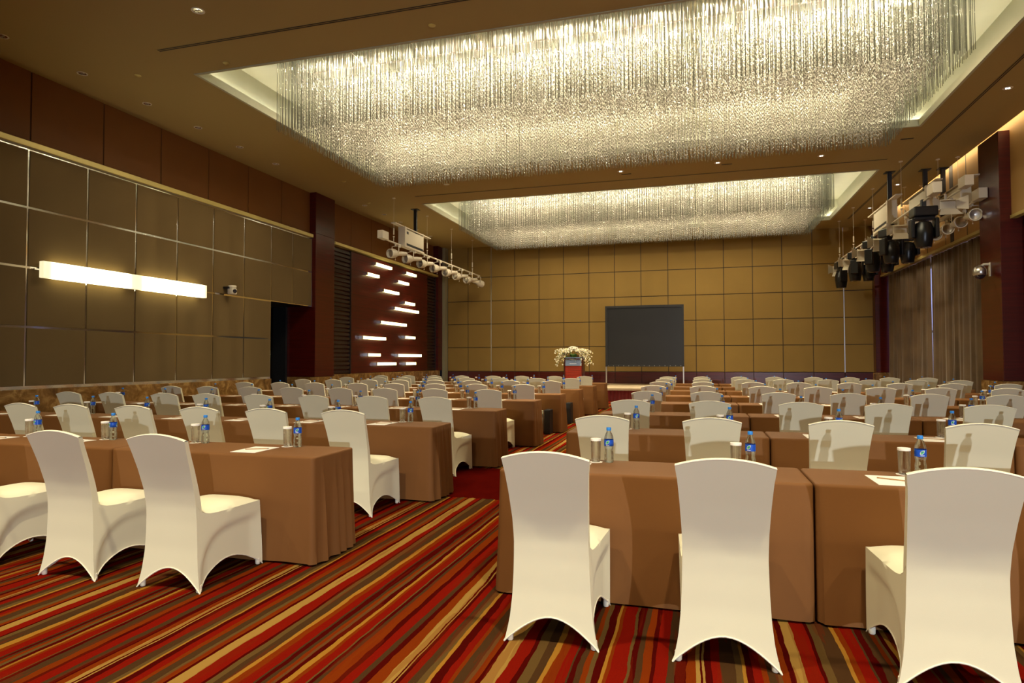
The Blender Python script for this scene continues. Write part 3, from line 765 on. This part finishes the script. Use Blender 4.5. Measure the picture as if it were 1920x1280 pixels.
# ------------------------------------------------------------------ draped table
TL, TD, THT = 1.79, .55, .75
def cloth(seed, open_l, open_r):
    rnd = random.Random(seed); R = .03; hx, hy = TL/2-.004, TD/2
    per = []    # (x, y, nx, ny, side, s)
    def side(x0, y0, x1, y1, nx, ny, nm, n):
        for i in range(n+1):
            q = i/n; per.append((x0+(x1-x0)*q, y0+(y1-y0)*q, nx, ny, nm, q))
    def corner(cx_, cy_, a0):
        for i in range(1, 5):
            a = a0+pi/2*i/5; per.append((cx_+R*cos(a), cy_+R*sin(a), cos(a), sin(a), 'c', 0))
    side(-hx+R, -hy, hx-R, -hy, 0, -1, 'f', 60); corner(hx-R, -hy+R, -pi/2)
    side(hx, -hy+R, hx, hy-R, 1, 0, 'r', 30); corner(hx-R, hy-R, 0)
    side(hx-R, hy, -hx+R, hy, 0, 1, 'b', 24); corner(-hx+R, hy-R, pi/2)
    side(-hx, hy-R, -hx, -hy+R, -1, 0, 'l', 30); corner(-hx+R, -hy+R, pi)
    folds = [(rnd.uniform(.1, .25), rnd.uniform(.03, .05)), (rnd.uniform(.36, .5), rnd.uniform(.03, .055)), (rnd.uniform(.6, .72), rnd.uniform(.03, .05)), (rnd.uniform(.84, .93), .04)]
    p1, p2, p3 = rnd.uniform(0, 6), rnd.uniform(0, 6), rnd.uniform(3, 5)
    lv_ = [.0, .012, .03, .06, .1, .15, .21, .28, .36, .45, .54, .63, .72]
    b = MB(); n = len(per); rings = []
    def ring(fn):
        i0 = len(b.v)
        for p in per: b.v.append(fn(p))
        rings.append(i0)
    ring(lambda p: (p[0]*.3, p[1]*.3, THT)); ring(lambda p: (p[0]-p[2]*.03, p[1]-p[3]*.03, THT)); ring(lambda p: (p[0]-p[2]*.008, p[1]-p[3]*.008, THT-.001)); ring(lambda p: (p[0]-p[2]*.001, p[1]-p[3]*.001, THT-.008))
    for d in lv_:
        tt = d/.72
        def fn(p, d=d, tt=tt):
            x, y, nx, ny, nm, s = p; o = .0
            if nm in ('f', 'b'):
                o = .018*tt+.006*sin(s*9+p1)*tt+.004*sin(s*23+p2)*tt+.007*exp(-((s-.02)/.03)**2)*tt
            elif nm == 'c':
                o = .016*tt+.012*tt*tt
                if (nx < 0 and not open_l) or (nx > 0 and not open_r): o = .008*tt; nx = 0
            else:
                op = open_l if nm == 'l' else open_r
                if op:
                    o = .02*tt
                    for fc, fw in folds:
                        q = (s-fc)/(fw*(.55+1.1*tt)); o += .038*tt**.7*exp(-q*q*1.4)
                    o += .004*sin(s*37+p3)*tt
                else: o = -.0005; 
            z = THT-.016-d
            if nm in 'fb' and d > .7: z += .004*sin(s*11+p2)
            return (x+nx*o, y+ny*o, max(z, .012))
        ring(fn)
    for a, c in zip(rings, rings[1:]):
        for i in range(n):
            j = (i+1) % n; b.f.append((a+i, a+j, c+j, c+i))
    b.f.append(tuple(rings[0]+i for i in reversed(range(n))))
    return b
def make_table(label, seed, ol, orr):
    t = thing('conference_table', label, 'table')
    cloth(seed, ol, orr).build('tablecloth', M['cloth'], t, 50)
    MB().box(-TL/2+.03,-TD/2+.03,.715,TL/2-.03,TD/2-.03,.742).build('tabletop', M['black'], t)
    for x in (-.82, .82):
        for y in (-.2, .2): MB().tube([(x,y,0),(x,y,.72)], .014, 8).build('leg', M['black'], t, 50)
    return t

# ------------------------------------------------------------------ bottle, tumbler, paper, pencil
BP = [(.024,.001),(.029,.004),(.0305,.012),(.0305,.03),(.0292,.036),(.0305,.042),(.0305,.056),(.0285,.066),(.0262,.078),(.0268,.088),(.0295,.1),(.0308,.108),(.0308,.152),(.0302,.158),(.0275,.172),(.022,.186),(.0155,.199),(.013,.206),(.013,.212)]
def make_bottle(label, detail):
    t = thing('water_bottle', label, 'bottle')
    MB().lathe(BP, 20).build('bottle_body', M['pet'], t, 60)
    MB().lathe([(.0155,.209),(.016,.211),(.016,.226),(.0145,.229)], 16).build('cap', M['cap'], t, 40)
    l = MB().lathe([(.0313,.109),(.0313,.15)], 24, cap=False).build('label', M['label'], t, 60)
    if detail:
        def pat(pts, r, name, mm, a0):
            b = MB(); b.v = [(r*sin(a0+x/.0313), -r*cos(a0+x/.0313), z) for x, z in pts]; b.f = [tuple(range(len(pts)))]; return b.build(name, mm, l)
        for a0 in (-.1, 2.2, 4.3):
            leaf = [(-.009,.124),(-.0095,.131),(-.006,.138),(.0,.1415),(.0085,.143),(.0085,.136),(.005,.129),(-.001,.1245)]
            pat([(x*1.35, (z-.133)*1.3+.133) for x, z in leaf], .0317, 'leaf_border', M['leafw'], a0)
            pat(leaf, .0321, 'leaf_emblem', M['leaf'], a0)
            for x in range(-4, 5, 2): pat([(x*.0022-.0016,.113),(x*.0022+.0016,.113),(x*.0022+.0016,.1175),(x*.0022-.0016,.1175)], .0318, 'label_print', M['leafw'], a0)
    return t
def make_glass(label):
    t = thing('drinking_glass', label, 'glass')
    MB().lathe([(.026,.0015),(.0275,.003),(.0305,.02),(.0335,.148),(.0325,.15),(.0312,.148),(.028,.03),(.024,.021),(.001,.02)], 22, cap=False).lathe([(.001,.0015),(.026,.0015)], 22, cap=False).build('tumbler', M['glass'], t, 45, weld=True)
    MB().lathe([(.0345,.139),(.0348,.152),(.034,.154),(.001,.1545)], 22, cap=False).build('paper_lid', M['paper'], t, 40)
    return t
index_children()
ROWW = ['nearest row','second row','third row','fourth row','fifth row','sixth row','seventh row','last row']
SEAT = ['seat nearest the aisle','second seat from the aisle','third seat from the aisle','fourth seat from the aisle','fifth seat from the aisle','sixth seat from the aisle','seventh seat from the aisle','eighth seat from the aisle']
TAB = ['table at the aisle','second table from the aisle','third table from the aisle','fourth table from the aisle']
SD = {'R': 'right of the aisle', 'L': 'left of the aisle'}
CX = {('R',1):[-.71,.12,1.06],('R',2):[-.73,.11,1.01,1.9],('R',3):[-.71,.14,1.05,1.87,2.75],('R',4):[-.69,.14,1.08,1.94,2.89,3.74],('R',5):[-.72,.11,1.07,1.93,2.86,3.7,4.6],
      ('R',6):[-.72,.13,1.09,1.94,2.84,3.7,4.58,5.45],('R',7):[-.72,.14,1.08,1.92,2.85,3.7,4.61,5.44],('R',8):[-.74,.15,1.1,1.96,2.89,3.74,4.64,5.46],
      ('L',1):[-3.165,-3.985,-4.88],('L',2):[-3.08,-3.9,-4.66,-5.47,-6.28,-6.98],('L',3):[-3.08,-3.94,-4.78,-5.62,-6.46,-7.17,-8.11,-8.91],('L',4):[-3.09,-3.98,-4.85,-5.67,-6.6,-7.42,-8.31,-9.1],
      ('L',5):[-3.1,-4.02,-4.87,-5.74,-6.55,-7.54,-8.36,-9.24],('L',6):[-3.05,-3.96,-4.87,-5.76,-6.65,-7.46,-8.41,-9.25],('L',7):[-3.01,-3.89,-4.85,-5.77,-6.68,-7.58,-8.32,-9.3],('L',8):[-3.02,-3.88,-4.86,-5.72,-6.7,-7.57,-8.44,-9.35]}
REG = {'R': [-.71,.13,1.07,1.93,2.86,3.7,4.6,5.45], 'L': [-3.05,-3.93,-4.85,-5.72,-6.62,-7.5,-8.38,-9.28]}
SW = {'R': 'right of aisle', 'L': 'left of aisle'}
protos = {}; rng = random.Random(11)
def put(key, maker, loc, rz, label, group):
    if key not in protos:
        o = maker(label); protos[key] = o; index_children()
    else: o = copy_tree(protos[key])
    o.location = loc; o.rotation_euler = (0,0,rz); o['label'] = label; o['group'] = group
    return o
for side in 'RL':
    for r in range(8):
        yn = (3.80 if side == 'R' else (3.925 if r == 0 else 3.88))+2.126*r      # near edge of this row's tables
        near = r < 4
        for j in range(4):
            if side == 'R': xc = -1.18+1.79*(j+.5)
            else: xc = -2.56-1.79*(j+.5)
            if not any(in_view(xc+dx*.88, yn+.27, z, 150) for dx in (-1, -.5, 0, .5, 1) for z in (.75, .4, 0)): continue
            ol = (side == 'R' and j == 0) or (side == 'L' and j == 3); orr = (side == 'L' and j == 0) or (side == 'R' and j == 3)
            sd = (r+3*j) % 3; key = ('table', sd, ol, orr)
            end = ', its end folds hanging free' if j in (0, 3) else ''
            put(key, lambda l, sd=sd, ol=ol, orr=orr: make_table(l, sd+5*ol+11*orr, ol, orr), (xc, yn+TD/2, 0), 0,
                'brown draped table, %s, %s %s' % (ROWW[r], TAB[j], SD[side]), 'brown draped tables in rows')
        for s_ in range(8):
            xs_c = CX[(side, r+1)]; x = xs_c[s_] if s_ < len(xs_c) else REG[side][s_]
            y = (3.17 if side == 'R' else (3.29 if r == 0 else 3.17))+2.126*r
            if any(in_view(x+dx, y+dy, z, 130) for dx in (-.2, .2) for dy in (-.2, 0, .6) for z in (.95, .45, 0)):
                put('chair', make_chair, (x, y, 0), rng.uniform(-.03, .03) if r else 0.0, 'cream covered chair %s, %s, %s' % (SW[side], ROWW[r], SEAT[s_].replace('seat nearest', 'place nearest').replace('seat ', 'place ') if False else SEAT[s_]), 'cream stretch covered chairs')
            # place setting
            j, q = divmod(s_, 2)
            if side == 'R': gx = -1.18+1.79*j+(.54, 1.41)[q]
            else: gx = -2.56-1.79*j-(.545, 1.42)[q]
            gx += rng.uniform(-.015, .015); gy = yn+.44+rng.uniform(-.012, .012)
            if not in_view(gx, gy, .9, 130): continue
            lab = '%s, %s, %s' % (ROWW[r], SEAT[s_].replace(' seat', ' place').replace('seat', 'place'), SW[side])
            bx_ = gx+(.085 if side == 'R' else .095)
            put(('bottle', near), lambda l: make_bottle(l, near), (bx_, gy+rng.uniform(-.01, .01), THT), rng.uniform(-.7, .7), 'blue-capped water bottle, '+lab, 'water bottles on the tables')
            put('glass', make_glass, (gx, gy, THT+.0012), rng.uniform(0, 3), 'lidded drinking glass, '+lab, 'lidded glasses on the tables')
            put('coaster', lambda l: tag(MB().lathe([(.046,0),(.046,.0012)], 8).build('paper_coaster', M['paper']), l, 'coaster'), (gx, gy, THT), .3, 'white paper coaster, '+lab, 'paper coasters under the glasses')
            pxx = gx-.125; pyy = yn+.22+rng.uniform(-.01, .01); prz = rng.uniform(-.04, .04)
            put('paper', lambda l: tag(MB().box(-.105,-.15,0,.105,.15,.0025).build('notepad', M['paper']), l, 'notepad'), (pxx, pyy, THT), prz, 'white notepad, '+lab, 'notepads on the tables')
            if r < 5:
                def mk(l):
                    b = MB(); b.tube([(-.085,0,.004),(.075,0,.004)], .0035, 6); t_ = b.build('pencil', M['pencil']); MB().lathe([(.0035,0),(.0006,.012)], 6, (.075,0,.004), (1,0,0)).build('pencil_tip', M['black'], t_); return tag(t_, l, 'pencil')
                put('pencil', mk, (pxx+.01, pyy+.01, THT+.0026), rng.uniform(-.5, -.3)+(0 if side == 'R' else .9), 'wooden pencil, '+lab, 'pencils on the notepads')
index_children()
for y, l in ((3.87+2.126*4-.1, 'unidentified dark shape on the floor at the fifth row table end left of the aisle'), (3.87+2.126*5-.1, 'unidentified dark shape on the floor at the sixth row table end left of the aisle')):
    o = MB().box(-.06,-.2,0,.06,.06,.47,.012).build('dark_shape', M['black'], loc=(-2.765, y, 0)); tag(o, l, 'box')  # plain black block for a dark shape of unknown nature

# ------------------------------------------------------------------ lights
def lamp(kind, name, loc, energy, col, **kw):
    d = bpy.data.lights.new(name, kind); d.energy = energy; d.color = col
    tgt = kw.pop('to', None)
    for k_, v in kw.items(): setattr(d, k_, v)
    o = bpy.data.objects.new(name, d); COL.objects.link(o); o.location = loc
    if tgt is not None: o.rotation_euler = (Vector(tgt)-Vector(loc)).to_track_quat('-Z', 'Y').to_euler()
    return o
for (cx, cy) in ((-1.84, 12.2), (-1.82, 21.65)):
    for i in range(14):
        for j in range(5):
            x = cx-4.9+i*.754; y = cy-1.35+j*.72
            lamp('SPOT', 'chandelier_lamp', (x, y, 7.25), 100, (1,.86,.58), spot_size=radians(165), spot_blend=.6, shadow_soft_size=.04, to=(x, y, 0))
for y in lefts: lamp('SPOT', 'downlight_lamp', (-10.3, y, ZC-.03), 26, (1,.80,.45), spot_size=radians(75), spot_blend=.8, shadow_soft_size=.03, to=(-10.3, y, 0))
# low follow spotlight far behind the camera, raking along the rows, and unseen fill spots added overhead to brighten the near rows
lamp('SPOT', 'rear_spotlight', (6.0, -9.6, 2.05), 3000, (.78,.86,1), spot_size=radians(58), spot_blend=.3, shadow_soft_size=.06, to=(-.5, 9, .6))
for x in (-7.5, -3.2, 1.2, 5): lamp('SPOT', 'fill_spot', (x, 1.2, ZC-.05), 900, (1,.87,.62), spot_size=radians(100), spot_blend=.8, shadow_soft_size=.12, to=(x, 2.2, 0))
for x in (-5, -.5, 4): lamp('SPOT', 'fill_spot', (x, -4.5, ZC-.05), 260, (1,.87,.62), spot_size=radians(110), spot_blend=.8, shadow_soft_size=.12, to=(x*.7, 0, 0))
w = bpy.data.worlds.new('dusk'); SC.world = w; w.use_nodes = True
w.node_tree.nodes['Background'].inputs[0].default_value = (.25,.32,.6,1); w.node_tree.nodes['Background'].inputs[1].default_value = .3
SC.view_settings.view_transform = 'Standard'; SC.view_settings.look = 'None'; SC.view_settings.gamma = 1; SC.view_settings.use_curve_mapping = False
SC.view_settings.exposure = 0.32
SC.cycles.use_denoising = True; SC.cycles.use_adaptive_sampling = True; SC.cycles.adaptive_threshold = .035; SC.cycles.max_bounces = 7; SC.cycles.diffuse_bounces = 4; SC.cycles.transparent_max_bounces = 16; SC.cycles.transmission_bounces = 8; SC.cycles.sample_clamp_indirect = 6; SC.cycles.caustics_reflective = False; SC.cycles.caustics_refractive = False
